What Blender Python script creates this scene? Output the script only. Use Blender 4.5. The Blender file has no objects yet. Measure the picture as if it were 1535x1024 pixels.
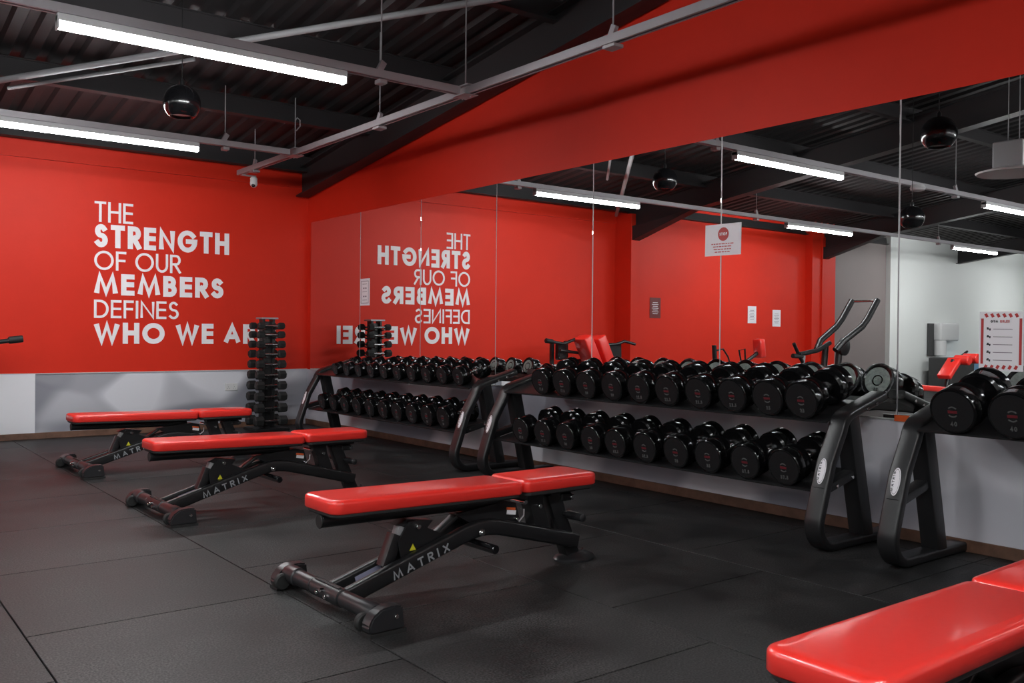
import bpy, bmesh, math, random
from mathutils import Vector, Matrix
random.seed(7)
C = bpy.context.scene
COL = C.collection
PI = math.pi
R = math.radians

# ------------------------------------------------------------------ camera, world, exposure
F_PX, YAW, PITCH, ROLL = 1366.0, 0.6576, -0.0087, 0.0092
CAM = Vector((-4.84, 0.0, 1.127))
fw = Vector((math.sin(YAW) * math.cos(PITCH), math.cos(YAW) * math.cos(PITCH), math.sin(PITCH)))
rt = Vector((math.cos(YAW), -math.sin(YAW), 0))
up = rt.cross(fw)
rt2 = rt * math.cos(ROLL) + up * math.sin(ROLL)
up2 = -rt * math.sin(ROLL) + up * math.cos(ROLL)
cd = bpy.data.cameras.new('camera')
cam = bpy.data.objects.new('camera', cd)
COL.objects.link(cam)
cam.matrix_world = Matrix(((rt2.x, up2.x, -fw.x, CAM.x), (rt2.y, up2.y, -fw.y, CAM.y),
                           (rt2.z, up2.z, -fw.z, CAM.z), (0, 0, 0, 1)))
cd.sensor_width = 36.0
cd.lens = F_PX / 1535.0 * 36.0
cd.clip_start = 0.05
C.camera = cam
LAMP = 84.0
w = bpy.data.worlds.new('world')
C.world = w
w.use_nodes = True
w.node_tree.nodes['Background'].inputs[0].default_value = (0.9, 0.93, 1.0, 1)
w.node_tree.nodes['Background'].inputs[1].default_value = 0.05
C.view_settings.view_transform = 'Standard'
C.view_settings.look = 'None'
C.view_settings.gamma = 1.0
C.view_settings.exposure = 0.22
C.view_settings.use_curve_mapping = False
C.cycles.use_denoising = True
C.cycles.max_bounces = 10
C.cycles.sample_clamp_indirect = 6.0

# ------------------------------------------------------------------ materials
def mat(name, col, rough=0.5, metal=0.0, emit=None, estr=0.0, bump=None, var=None, spec=None, coat=None):
    m = bpy.data.materials.new(name)
    m.use_nodes = True
    nt = m.node_tree
    b = nt.nodes['Principled BSDF']
    b.inputs['Base Color'].default_value = (*col, 1)
    b.inputs['Roughness'].default_value = rough
    b.inputs['Metallic'].default_value = metal
    if spec is not None:
        b.inputs['Specular IOR Level'].default_value = spec
    if coat:
        b.inputs['Coat Weight'].default_value = coat
        b.inputs['Coat Roughness'].default_value = 0.12
    if emit:
        b.inputs['Emission Color'].default_value = (*emit, 1)
        b.inputs['Emission Strength'].default_value = estr
    if bump or var:
        tc = nt.nodes.new('ShaderNodeTexCoord')
    if bump:
        n = nt.nodes.new('ShaderNodeTexNoise')
        n.inputs['Scale'].default_value = bump[0]
        n.inputs['Detail'].default_value = 3
        bp = nt.nodes.new('ShaderNodeBump')
        bp.inputs['Strength'].default_value = bump[1]
        bp.inputs['Distance'].default_value = 0.01
        nt.links.new(tc.outputs['Object'], n.inputs['Vector'])
        nt.links.new(n.outputs['Fac'], bp.inputs['Height'])
        nt.links.new(bp.outputs['Normal'], b.inputs['Normal'])
    if var:
        n = nt.nodes.new('ShaderNodeTexNoise')
        n.inputs['Scale'].default_value = var[0]
        n.inputs['Detail'].default_value = 6
        n.inputs['Roughness'].default_value = 0.65
        r = nt.nodes.new('ShaderNodeValToRGB')
        r.color_ramp.elements[0].position = 0.3
        r.color_ramp.elements[1].position = 0.7
        r.color_ramp.elements[0].color = (*[c * (1 - var[1]) for c in col], 1)
        r.color_ramp.elements[1].color = (*[min(1, c * (1 + var[1])) for c in col], 1)
        nt.links.new(tc.outputs['Object'], n.inputs['Vector'])
        nt.links.new(n.outputs['Fac'], r.inputs['Fac'])
        nt.links.new(r.outputs['Color'], b.inputs['Base Color'])
    return m

M = {}
M['red'] = mat('red_wall_paint', (0.70, 0.028, 0.011), 0.52, bump=(60, 0.03), var=(0.7, 0.06), spec=0.22)
M['white_wall'] = mat('white_wall_paint', (0.80, 0.82, 0.80), 0.5)
M['grey_wall'] = mat('warm_grey_wall_paint', (0.24, 0.20, 0.195), 0.6)
M['ceil'] = mat('black_ceiling_paint', (0.026, 0.024, 0.025), 0.6, spec=0.3)
M['steel_black'] = mat('black_steel_beam', (0.030, 0.028, 0.030), 0.5, spec=0.35)
M['galv'] = mat('galvanised_steel', (0.42, 0.40, 0.42), 0.45, 0.5)
M['brace'] = mat('grey_brace_paint', (0.30, 0.30, 0.31), 0.45)
M['housing'] = mat('lamp_housing', (0.65, 0.65, 0.66), 0.4)
M['lamp'] = mat('lamp_diffuser', (1, 1, 1), 0.5, emit=(0.97, 0.99, 1.0), estr=LAMP)
M['wood'] = mat('brown_skirting', (0.15, 0.075, 0.048), 0.5, var=(9, 0.35))
M['black'] = mat('satin_black_powdercoat', (0.012, 0.012, 0.013), 0.34, bump=(500, 0.05))
M['black_gloss'] = mat('gloss_black_rubber', (0.006, 0.006, 0.007), 0.16, spec=0.6)
M['urethane'] = mat('black_urethane', (0.004, 0.004, 0.0045), 0.15, spec=0.55)
M['urethane2'] = M['urethane']
M['face'] = mat('matt_urethane_face', (0.007, 0.007, 0.008), 0.42)
M['rubber'] = mat('matt_black_rubber', (0.014, 0.014, 0.014), 0.6)
M['plastic'] = mat('dark_grey_plastic', (0.02, 0.02, 0.022), 0.35)
M['chrome'] = mat('chrome', (0.75, 0.75, 0.76), 0.12, 1.0)
M['rear_grey'] = mat('greenish_grey_rear_face', (0.34, 0.40, 0.37), 0.35, 0.1, var=(40, 0.3))
M['vinyl'] = mat('red_vinyl', (0.93, 0.038, 0.028), 0.33, bump=(35, 0.04), coat=0.8)
M['letter'] = mat('white_vinyl_letters', (0.95, 0.92, 0.94), 0.5)
M['logo'] = mat('silver_lettering', (0.30, 0.31, 0.33), 0.4)
M['num'] = mat('grey_numerals', (0.085, 0.085, 0.085), 0.5)
M['paper'] = mat('laminated_white_paper', (0.90, 0.88, 0.92), 0.22)
M['printred'] = mat('printed_red', (0.50, 0.03, 0.03), 0.4)
M['emblemred'] = mat('emblem_red', (0.12, 0.012, 0.018), 0.4)
M['maroon'] = mat('printed_maroon', (0.16, 0.02, 0.02), 0.4)
M['ink'] = mat('printed_grey', (0.20, 0.16, 0.20), 0.5)
M['inkblack'] = mat('printed_black', (0.03, 0.03, 0.035), 0.5)
M['yellow'] = mat('warning_yellow', (0.65, 0.62, 0.03), 0.4)
M['orange'] = mat('orange_tape', (0.85, 0.13, 0.03), 0.4)
M['labelgrey'] = mat('pale_label', (0.30, 0.30, 0.42), 0.4)
M['white'] = mat('white_plastic', (0.7, 0.7, 0.7), 0.35)
M['blue'] = mat('light_blue_plastic', (0.18, 0.36, 0.55), 0.45)
M['bin'] = mat('dark_grey_bin', (0.05, 0.05, 0.05), 0.5)
M['binback'] = mat('dado_trim', (0.6, 0.6, 0.6), 0.4)

def floor_mat(name, k):
    m = mat(name, (0.035 * k, 0.035 * k, 0.036 * k), 0.52, spec=0.3)
    nt = m.node_tree
    b = nt.nodes['Principled BSDF']
    tc = nt.nodes.new('ShaderNodeTexCoord')
    g = nt.nodes.new('ShaderNodeNewGeometry')
    sp = nt.nodes.new('ShaderNodeTexNoise'); sp.inputs['Scale'].default_value = 130; sp.inputs['Detail'].default_value = 2
    cl = nt.nodes.new('ShaderNodeTexNoise'); cl.inputs['Scale'].default_value = 2.1; cl.inputs['Detail'].default_value = 5; cl.inputs['Roughness'].default_value = 0.6
    for n in (sp, cl):
        nt.links.new(g.outputs['Position'], n.inputs['Vector'])
    r1 = nt.nodes.new('ShaderNodeValToRGB')
    r1.color_ramp.elements[0].position = 0.38; r1.color_ramp.elements[0].color = (0.006 * k, 0.006 * k, 0.0062 * k, 1)
    r1.color_ramp.elements[1].position = 0.68; r1.color_ramp.elements[1].color = (0.050 * k, 0.050 * k, 0.051 * k, 1)
    r2 = nt.nodes.new('ShaderNodeValToRGB')
    r2.color_ramp.elements[0].position = 0.40; r2.color_ramp.elements[0].color = (0.6, 0.6, 0.6, 1)
    r2.color_ramp.elements[1].position = 0.62; r2.color_ramp.elements[1].color = (1.5, 1.46, 1.43, 1)
    mx = nt.nodes.new('ShaderNodeMix'); mx.data_type = 'RGBA'; mx.blend_type = 'MULTIPLY'; mx.inputs[0].default_value = 1
    nt.links.new(sp.outputs['Fac'], r1.inputs['Fac']); nt.links.new(cl.outputs['Fac'], r2.inputs['Fac'])
    nt.links.new(r1.outputs['Color'], mx.inputs[6]); nt.links.new(r2.outputs['Color'], mx.inputs[7])
    nt.links.new(mx.outputs[2], b.inputs['Base Color'])
    bp = nt.nodes.new('ShaderNodeBump'); bp.inputs['Strength'].default_value = 0.25; bp.inputs['Distance'].default_value = 0.003
    nt.links.new(sp.outputs['Fac'], bp.inputs['Height']); nt.links.new(bp.outputs['Normal'], b.inputs['Normal'])
    mr = nt.nodes.new('ShaderNodeMapRange'); mr.inputs[3].default_value = 0.42; mr.inputs[4].default_value = 0.62
    nt.links.new(cl.outputs['Fac'], mr.inputs[0]); nt.links.new(mr.outputs[0], b.inputs['Roughness'])
    return m
FLOORS = [floor_mat('rubber_floor_' + n, k) for n, k in (('mid', 1.0), ('pale', 1.12), ('dark', 0.88))]

def dado_mat(name, lo=(0.30, 0.31, 0.37), hi=(0.88, 0.86, 0.92)):
    # grey facet pattern on glossy boards
    m = mat(name, (0.4, 0.4, 0.42), 0.28)
    nt = m.node_tree
    b = nt.nodes['Principled BSDF']
    g = nt.nodes.new('ShaderNodeNewGeometry')
    mp = nt.nodes.new('ShaderNodeMapping')
    mp.inputs['Rotation'].default_value = (0.6, 0.5, 0.3)
    mp.inputs['Scale'].default_value = (0.9, 0.9, 1.5)
    v = nt.nodes.new('ShaderNodeTexVoronoi'); v.feature = 'SMOOTH_F1'; v.inputs['Scale'].default_value = 1.5
    v.inputs['Smoothness'].default_value = 0.35
    bw = nt.nodes.new('ShaderNodeRGBToBW')
    r = nt.nodes.new('ShaderNodeValToRGB')
    e = r.color_ramp.elements
    e[0].position = 0.25; e[0].color = (*lo, 1)
    e[1].position = 0.75; e[1].color = (*hi, 1)
    nt.links.new(g.outputs['Position'], mp.inputs['Vector'])
    nt.links.new(mp.outputs['Vector'], v.inputs['Vector'])
    nt.links.new(v.outputs['Color'], bw.inputs[0]); nt.links.new(bw.outputs[0], r.inputs['Fac'])
    nt.links.new(r.outputs['Color'], b.inputs['Base Color'])
    return m
M['dado'] = dado_mat('grey_facet_print')
M['dado_back'] = dado_mat('darker_grey_facets', (0.20, 0.205, 0.24), (0.74, 0.74, 0.79))  # same facets in darker greys, for the back wall boards
M['dado_plain'] = mat('pale_dado_board', (0.86, 0.86, 0.90), 0.3)

def mirror_mat():
    m = bpy.data.materials.new('mirror_glass')
    m.use_nodes = True
    b = m.node_tree.nodes['Principled BSDF']
    b.inputs['Base Color'].default_value = (0.86, 0.87, 0.865, 1)
    b.inputs['Metallic'].default_value = 1.0
    b.inputs['Roughness'].default_value = 0.0
    return m
M['mirror'] = mirror_mat()

# ------------------------------------------------------------------ mesh helpers
class MB:
    def __init__(s):
        s.bm = bmesh.new()
    def box(s, c, d, rot=None, bev=0.0, seg=1):
        c = Vector(c)
        hx, hy, hz = d[0] / 2, d[1] / 2, d[2] / 2
        vs = []
        for x in (-hx, hx):
            for y in (-hy, hy):
                for z in (-hz, hz):
                    p = Vector((x, y, z))
                    if rot is not None:
                        p = rot @ p
                    vs.append(s.bm.verts.new(c + p))
        fs = []
        for q in ((0, 1, 3, 2), (4, 6, 7, 5), (0, 4, 5, 1), (2, 3, 7, 6), (0, 2, 6, 4), (1, 5, 7, 3)):
            fs.append(s.bm.faces.new([vs[i] for i in q]))
        if bev > 0:
            es = list({e for f in fs for e in f.edges})
            bmesh.ops.bevel(s.bm, geom=es, offset=bev, segments=seg, affect='EDGES', profile=0.5)
        return s
    def loft(s, rings, close=False, cap=True):
        vr = [[s.bm.verts.new(p) for p in r] for r in rings]
        n = len(vr[0])
        m = len(vr)
        for i in range(m if close else m - 1):
            a, b = vr[i], vr[(i + 1) % m]
            for j in range(n):
                s.bm.faces.new([a[j], a[(j + 1) % n], b[(j + 1) % n], b[j]])
        if cap and not close:
            s.bm.faces.new(list(reversed(vr[0])))
            s.bm.faces.new(vr[-1])
        return s
    def lathe(s, prof, origin, axis, n=32, cap=True):
        # prof: list of (t along axis, radius)
        a = Vector(axis).normalized()
        u = a.orthogonal().normalized(); v = a.cross(u)
        o = Vector(origin)
        rings = [[o + a * t + (u * math.cos(2 * PI * k / n) + v * math.sin(2 * PI * k / n)) * max(r, 1e-5) for k in range(n)] for t, r in prof]
        return s.loft(rings, cap=cap)
    def cyl(s, p0, p1, r, n=16, bev=0.0):
        p0, p1 = Vector(p0), Vector(p1)
        L = (p1 - p0).length
        pr = [(0, r), (L, r)] if not bev else [(0, r - bev), (bev, r), (L - bev, r), (L, r - bev)]
        return s.lathe(pr, p0, p1 - p0, n)
    def tube(s, pts, r, n=10):
        pts = [Vector(p) for p in pts]
        rings = []
        u = None
        for i, p in enumerate(pts):
            t = (pts[min(i + 1, len(pts) - 1)] - pts[max(i - 1, 0)]).normalized()
            if u is None:
                u = t.orthogonal().normalized()
            u = (u - t * u.dot(t)).normalized()
            v = t.cross(u)
            rings.append([p + (u * math.cos(2 * PI * k / n) + v * math.sin(2 * PI * k / n)) * r for k in range(n)])
        return s.loft(rings)
    def bar(s, pts, y, wy, th, rad=0.008, seg=2):
        # flat bar swept along a path in an XZ plane: width wy along Y, thickness th in plane (th may be a list)
        P = [Vector((p[0], 0, p[1])) for p in pts]
        rings = []
        for i, p in enumerate(P):
            a = (P[i] - P[i - 1]).normalized() if i > 0 else None
            b = (P[i + 1] - P[i]).normalized() if i < len(P) - 1 else None
            t = (a or b) if (a is None or b is None) else (a + b).normalized()
            k = 1.0 if (a is None or b is None) else 1.0 / max(0.6, math.sqrt((1 + a.dot(b)) / 2))
            nrm = Vector((-t.z, 0, t.x)) * k
            h = (th[i] if isinstance(th, (list, tuple)) else th) / 2
            r = min(rad, h * 0.9, wy * 0.45)
            ring = []
            for (sy, sn, a0) in ((1, 1, 0), (-1, 1, 90), (-1, -1, 180), (1, -1, 270)):
                for q in range(seg + 1):
                    an = R(a0 + 90 * q / seg)
                    oy = sy * (wy / 2 - r) + r * math.cos(an)
                    on = sn * (h - r) + r * math.sin(an)
                    ring.append(Vector((p.x, y + oy, p.z)) + nrm * on)
            rings.append(ring)
        return s.loft(rings)
    def prism(s, poly, axis, a0, a1):
        # poly of 2D points in the plane across axis
        def P(q, a):
            return {'x': (a, q[0], q[1]), 'y': (q[0], a, q[1]), 'z': (q[0], q[1], a)}[axis]
        return s.loft([[Vector(P(q, a0)) for q in poly], [Vector(P(q, a1)) for q in poly]])
    def build(s, name, m, parent=None, smooth=35, loc=None):
        bm = s.bm
        bmesh.ops.recalc_face_normals(bm, faces=bm.faces)
        if smooth:
            lim = R(smooth)
            for f in bm.faces:
                f.smooth = True
            for e in bm.edges:
                e.smooth = len(e.link_faces) == 2 and e.calc_face_angle(0) < lim
        me = bpy.data.meshes.new(name)
        bm.to_mesh(me); bm.free()
        me.materials.append(m if not isinstance(m, str) else M[m])
        o = bpy.data.objects.new(name, me)
        COL.objects.link(o)
        if parent is not None:
            o.parent = parent
        if loc is not None:
            o.location = loc
        return o

def arc(c, r, a0, a1, n=6):
    return [(c[0] + r * math.cos(R(a0 + (a1 - a0) * i / n)), c[1] + r * math.sin(R(a0 + (a1 - a0) * i / n))) for i in range(n + 1)]

def tag(o, label=None, cat=None, group=None, kind=None):
    if label: o['label'] = label
    if cat: o['category'] = cat
    if group: o['group'] = group
    if kind: o['kind'] = kind
    return o
def empty(name, loc=(0, 0, 0), rz=0, ry=0):
    o = bpy.data.objects.new(name, None)
    COL.objects.link(o)
    o.location = loc
    o.rotation_euler = (0, ry, rz)
    o.empty_display_size = 0.1
    return o
def thing(name, label, cat, loc=(0, 0, 0), rz=0, group=None, ry=0):
    return tag(empty(name, loc, rz, ry), label, cat, group)
def copy_tree(o, parent=None):
    c = o.copy(); COL.objects.link(c); c.parent = parent
    for ch in list(o.children):
        copy_tree(ch, c)
    return c
def struct(o, label=None):
    o['kind'] = 'structure'
    if label: o['label'] = label
    return o

# ------------------------------------------------------------------ stroke lettering
def A_(cx, cy, rx, ry, a0, a1, n=12):
    return [(cx + rx * math.cos(R(a0 + (a1 - a0) * i / n)), cy + ry * math.sin(R(a0 + (a1 - a0) * i / n))) for i in range(n + 1)]
FONT = {  # width, polylines in a unit box (x,y in 0..1)
    'T': (.58, [[(0, 1), (1, 1)], [(.5, 1), (.5, 0)]]),
    'H': (.66, [[(0, 0), (0, 1)], [(1, 0), (1, 1)], [(0, .52), (1, .52)]]),
    'E': (.52, [[(1, 1), (0, 1), (0, 0), (1, 0)], [(0, .52), (.95, .52)]]),
    'F': (.50, [[(1, 1), (0, 1), (0, 0)], [(0, .52), (.9, .52)]]),
    'S': (.54, [A_(.5, .76, .42, .24, 35, 270, 12) + A_(.5, .26, .5, .26, 90, -145, 12)[1:]]),
    'R': (.56, [[(0, 0), (0, 1)] + [(.5, 1)] + A_(.55, .74, .42, .26, 90, -90, 8) + [(0, .48)], [(.42, .48), (1, 0)]]),
    'N': (.70, [[(0, 0), (0, 1), (1, 0), (1, 1)]]),
    'G': (.88, [A_(.5, .5, .5, .5, 42, 360, 26) + [(.55, .5)]]),
    'O': (.92, [A_(.5, .5, .5, .5, 0, 360, 32)]),
    'U': (.62, [[(0, 1), (0, .38)] + A_(.5, .36, .5, .36, 180, 360, 12) + [(1, .38), (1, 1)]]),
    'M': (.90, [[(0, 0), (.16, 1), (.5, 0), (.84, 1), (1, 0)]]),
    'B': (.56, [[(0, 0), (0, 1), (.45, 1)] + A_(.5, .77, .38, .23, 90, -90, 8) + [(0, .54)], [(.4, .54)] + A_(.5, .27, .48, .27, 90, -90, 8) + [(0, 0)]]),
    'D': (.70, [[(0, 0), (0, 1), (.35, 1)] + A_(.38, .5, .62, .5, 90, -90, 14) + [(0, 0)]]),
    'I': (.0, [[(.5, 0), (.5, 1)]]),
    'W': (1.0, [[(0, 1), (.25, 0), (.5, 1), (.75, 0), (1, 1)]]),
    'A': (.76, [[(0, 0), (.5, 1), (1, 0)], [(.2, .32), (.8, .32)]]),
    'X': (.66, [[(0, 0), (1, 1)], [(0, 1), (1, 0)]]),
    'L': (.48, [[(0, 1), (0, 0), (1, 0)]]),
    'P': (.54, [[(0, 0), (0, 1), (.5, 1)] + A_(.55, .74, .42, .26, 90, -90, 8) + [(0, .48)]]),
    'Y': (.62, [[(0, 1), (.5, .48), (.5, 0)], [(1, 1), (.5, .48)]]),
    '!': (.0, [[(.5, .3), (.5, 1)], [(.5, 0), (.5, .02)]]),
    '0': (.60, [A_(.5, .5, .5, .5, 0, 360, 20)]),
    '1': (.2, [[(0, .8), (1, 1), (1, 0)]]),
    '2': (.56, [A_(.5, .72, .48, .28, 165, -30, 10) + [(0, 0), (1, 0)]]),
    '3': (.54, [A_(.45, .76, .42, .24, 150, -90, 10) + A_(.45, .26, .5, .26, 90, -150, 10)[1:]]),
    '4': (.60, [[(.75, 0), (.75, 1), (0, .28), (1, .28)]]),
    '5': (.54, [[(.9, 1), (.18, 1), (.1, .55)] + A_(.45, .32, .52, .32, 125, -145, 12)]),
    '7': (.54, [[(0, 1), (1, 1), (.35, 0)]]),
    '.': (.0, [[(.5, 0), (.5, .02)]]),
}
def ribbon(bm, pts, w_, cap, fr, th):
    # fr maps 2D->3D ; th normal vector * thickness
    P = [Vector((p[0], p[1])) for p in pts]
    Q = [P[0]]
    for p in P[1:]:
        if (p - Q[-1]).length > 1e-5: Q.append(p)
    P = Q
    if len(P) < 2: return
    closed = (P[0] - P[-1]).length < 1e-4 and len(P) > 3
    if not closed:
        P[0] = P[0] - (P[1] - P[0]).normalized() * cap
        P[-1] = P[-1] + (P[-1] - P[-2]).normalized() * cap
    else:
        P = P[:-1]
    n = len(P)
    L = []; Rr = []
    for i in range(n):
        a = (P[i] - P[i - 1]).normalized() if (closed or i > 0) else None
        b = (P[(i + 1) % n] - P[i]).normalized() if (closed or i < n - 1) else None
        t = (a or b) if (a is None or b is None) else (a + b)
        if t.length < 1e-4: t = Vector((-a.y, a.x))
        t = t.normalized()
        k = 1.0
        if a is not None and b is not None:
            k = min(1.9, 1.0 / max(0.3, math.sqrt(max(0, (1 + a.dot(b)) / 2))))
        nn = Vector((-t.y, t.x)) * (w_ / 2 * k)
        L.append(P[i] + nn); Rr.append(P[i] - nn)
    vl = [bm.verts.new(fr(p) + th * (1 + .3 * i / n)) for i, p in enumerate(L)]; vr = [bm.verts.new(fr(p) + th * (1 + .3 * i / n)) for i, p in enumerate(Rr)]
    bl = [bm.verts.new(fr(p)) for p in L]; br = [bm.verts.new(fr(p)) for p in Rr]
    for i in range(n if closed else n - 1):
        j = (i + 1) % n
        bm.faces.new([vl[i], vl[j], vr[j], vr[i]])
        bm.faces.new([vl[i], bl[i], bl[j], vl[j]])
        bm.faces.new([vr[j], br[j], br[i], vr[i]])
    if not closed:
        bm.faces.new([vl[0], vr[0], br[0], bl[0]])
        bm.faces.new([vl[-1], bl[-1], br[-1], vr[-1]])

def text_layout(txt, h, sw, gap, space):
    x = 0; out = []
    for ch in txt:
        if ch == ' ':
            x += space * h; continue
        wd = FONT[ch][0] * h
        wd = max(wd, sw)
        out.append((ch, x, wd)); x += wd + gap * h
    return out, x - gap * h
def add_text(bm, txt, origin, right, upv, h, sw, width=None, gap=.12, space=.32, th=.001, align='l', letters=None, dots=1.0):
    lay, tot = text_layout(txt, h, sw, gap, space)
    k = width / tot if width else 1.0
    tot *= k
    o = Vector(origin); right = Vector(right).normalized(); upv = Vector(upv).normalized()
    nrm = right.cross(upv)
    off = {'l': 0, 'c': -tot / 2, 'r': -tot}[align]
    for ch, x, wd in lay:
        x0 = off + x * k; wk = max(wd * k, sw) if wd > sw * 1.01 else sw
        b = bm if letters is None else bmesh.new()
        for si, pl in enumerate(FONT[ch][1]):
            pts = [(x0 + sw / 2 + p[0] * (wk - sw), sw / 2 + p[1] * (h - sw)) for p in pl]
            if wk <= sw * 1.01: pts = [(x0 + sw / 2, q[1]) for q in pts]
            ribbon(b, pts, sw, sw / 2 * (0.98 if ch not in 'AMNWX' else .35), lambda p: o + right * p.x + upv * p.y, nrm * th * (1 + .4 * si))
        if letters is not None:
            letters.append((ch, b))
    return tot

# ------------------------------------------------------------------ setting
YB = 10.377                      # back wall plane
XL, YN = -22.0, -3.4
DZ = 0.669                       # dado height
def roof(y): return 3.20 + 0.127 * (YB - y)

fl = struct(MB().box(((XL) / 2, (YB + YN) / 2, -0.035), (-XL + 0.6, YB - YN + 0.6, 0.03)).build('floor', 'rubber', smooth=0), 'black floor slab under the rubber gym tiles')
# rubber tiles: 1 m, staggered columns running away from the camera
tile_mesh = {}
def tile(x0, x1, y0, y1, k):
    key = (round(x1 - x0, 3), round(y1 - y0, 3), k)
    if key not in tile_mesh:
        m = MB(); m.box((0, 0, -0.01), (x1 - x0 - 0.006, y1 - y0 - 0.006, 0.02), bev=0.0012)
        o = m.build('rubber_tile', FLOORS[k], smooth=0)
        tile_mesh[key] = o.data
    else:
        o = bpy.data.objects.new('rubber_tile', tile_mesh[key]); COL.objects.link(o)
    o.parent = fl
    o.location = ((x0 + x1) / 2, (y0 + y1) / 2, 0)
xs = [-0.0] + [-0.21 - i for i in range(0, 12)] + [-12.0]
xs = sorted(set(xs))
for i in range(len(xs) - 1):
    x0, x1 = xs[i], xs[i + 1]
    col = round(-0.21 - x1)
    off = 0.19 if (col % 2 == 0) else 0.71
    ys = [y for y in [(-2 + j + off) for j in range(13)] if -2 < y < YB - 0.1] + [YB]
    for a, b in zip(ys[:-1], ys[1:]):
        tile(x0, x1, a, b, random.choice([0, 0, 1, 2]))
struct(MB().box(((XL - 12.0) / 2, (YB + YN) / 2, -0.01), (12.0 + XL if False else -(XL + 12.0), YB - YN, 0.02)).build('floor', FLOORS[0], smooth=0), 'far stretch of black rubber floor')
struct(MB().box((-6.0, (YN - 1.81) / 2, -0.01), (12.0, -1.81 - YN, 0.02)).build('floor', FLOORS[2], smooth=0), 'black rubber floor behind the camera')

# right wall (carries the mirror)
wr = MB()
wr.box((0.06, (YB + YN) / 2, (DZ + 5.4) / 2), (0.12, YB - YN + 0.4, 5.4 - DZ))
wall_right = struct(wr.build('wall_right', 'red', smooth=0), 'red painted wall above and behind the mirror')
struct(MB().box((0.055, (YB + YN) / 2, DZ / 2), (0.122, YB - YN, DZ)).build('trim_1', 'dado', smooth=0), 'grey printed dado board below the mirror')
struct(MB().box((-0.009, (YB + YN) / 2, 0.032), (0.018, YB - YN, 0.064), bev=0.003).build('baseboard_right', 'wood', smooth=0))
struct(MB().box((-0.004, (YB + YN) / 2, DZ - 0.004), (0.022, YB - YN - 0.2, 0.010), bev=0.002).build('trim_2', 'binback', smooth=0), 'slim pale channel holding the bottom edge of the mirror')

# back wall: red above a grey dado, in bays between the portal columns
def wall_bay(name, x0, x1, y, dz, m_up, m_dn, label):
    o = MB().box(((x0 + x1) / 2, y + 0.1, (dz + 4.2) / 2), (abs(x1 - x0), 0.2, 4.2 - dz)).build(name, m_up, smooth=0)
    struct(o, label)
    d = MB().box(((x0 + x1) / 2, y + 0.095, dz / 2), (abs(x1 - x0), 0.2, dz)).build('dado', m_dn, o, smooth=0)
    return o
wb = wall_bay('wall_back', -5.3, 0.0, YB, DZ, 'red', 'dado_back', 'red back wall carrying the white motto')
wall_bay('wall_back', -10.0, -5.3, 10.2, 0.58, 'red', 'dado_plain', 'red back wall bay past the column')
wall_bay('wall_back', -10.75, -10.0, 10.05, 0.58, 'red', 'dado_plain', 'narrow red column casing at the end of the red wall')
wall_bay('wall_back', -12.8, -10.75, 10.2, 0.5, 'grey_wall', 'grey_wall', 'warm grey wall bay')
wall_bay('wall_back', XL, -12.8, 10.1, 0.3, 'white_wall', 'white_wall', 'white wall at the far end of the gym')
struct(MB().box((-4.15, YB - 0.009 , DZ / 2), (2.3, 0.012, DZ), bev=0.002).build('trim_3', 'dado_plain', smooth=0), 'pale board on the left end of the back dado')
struct(MB().box((-2.7, YB - 0.008, 0.032), (5.3, 0.02, 0.064), bev=0.003).build('baseboard_back', 'wood', smooth=0))
struct(MB().box((-2.65, YB - 0.009, DZ + 0.002), (5.3, 0.016, 0.008)).build('trim_4', 'binback', smooth=0), 'thin pale strip capping the back dado')
struct(MB().box((-2.65, YB - 0.012, 2.96), (5.3, 0.03, 0.18)).build('trim_5', 'red', smooth=0), 'red band along the top of the back wall')
struct(MB().box((XL - 0.1, (YB + YN) / 2, 2.5), (0.2, YB - YN, 5.2)).build('wall_left', 'white_wall', smooth=0))
struct(MB().box((XL / 2, YN - 0.1, 2.6), (-XL, 0.2, 5.4)).build('wall_front', 'white_wall', smooth=0))

# ceiling: trapezoidal steel deck sloping up towards the camera
dk = MB()
pts = []
x = XL
P = 0.2
prof = []
while x < 0.1:
    prof += [(x, 0), (x + 0.085, 0), (x + 0.105, 0.035), (x + 0.175, 0.035), (x + 0.2, 0)][:4]
    x += P
prof.append((x, 0))
va = [dk.bm.verts.new((px, YB + 0.1, roof(YB) + dz)) for px, dz in prof]
vb = [dk.bm.verts.new((px, YN - 0.1, roof(YN) + dz)) for px, dz in prof]
for i in range(len(prof) - 1):
    dk.bm.faces.new([va[i], va[i + 1], vb[i + 1], vb[i]])
ceiling = struct(dk.build('ceiling', 'ceil', smooth=0), 'black corrugated steel roof deck')
slope = Matrix.Rotation(-math.atan(0.127), 3, 'X')
y = 10.2
while y > YN:
    zz = roof(y) - 0.095
    m = MB()
    m.box((XL / 2, y, zz), (-XL - 0.05, 0.012, 0.18), slope)
    m.box((XL / 2, y - 0.03, zz - 0.09), (-XL - 0.05, 0.07, 0.012), slope)
    m.box((XL / 2, y + 0.03, zz + 0.09), (-XL - 0.05, 0.07, 0.012), slope)
    m.build('purlin', 'steel_black', ceiling, smooth=0)
    y -= 1.53
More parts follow.
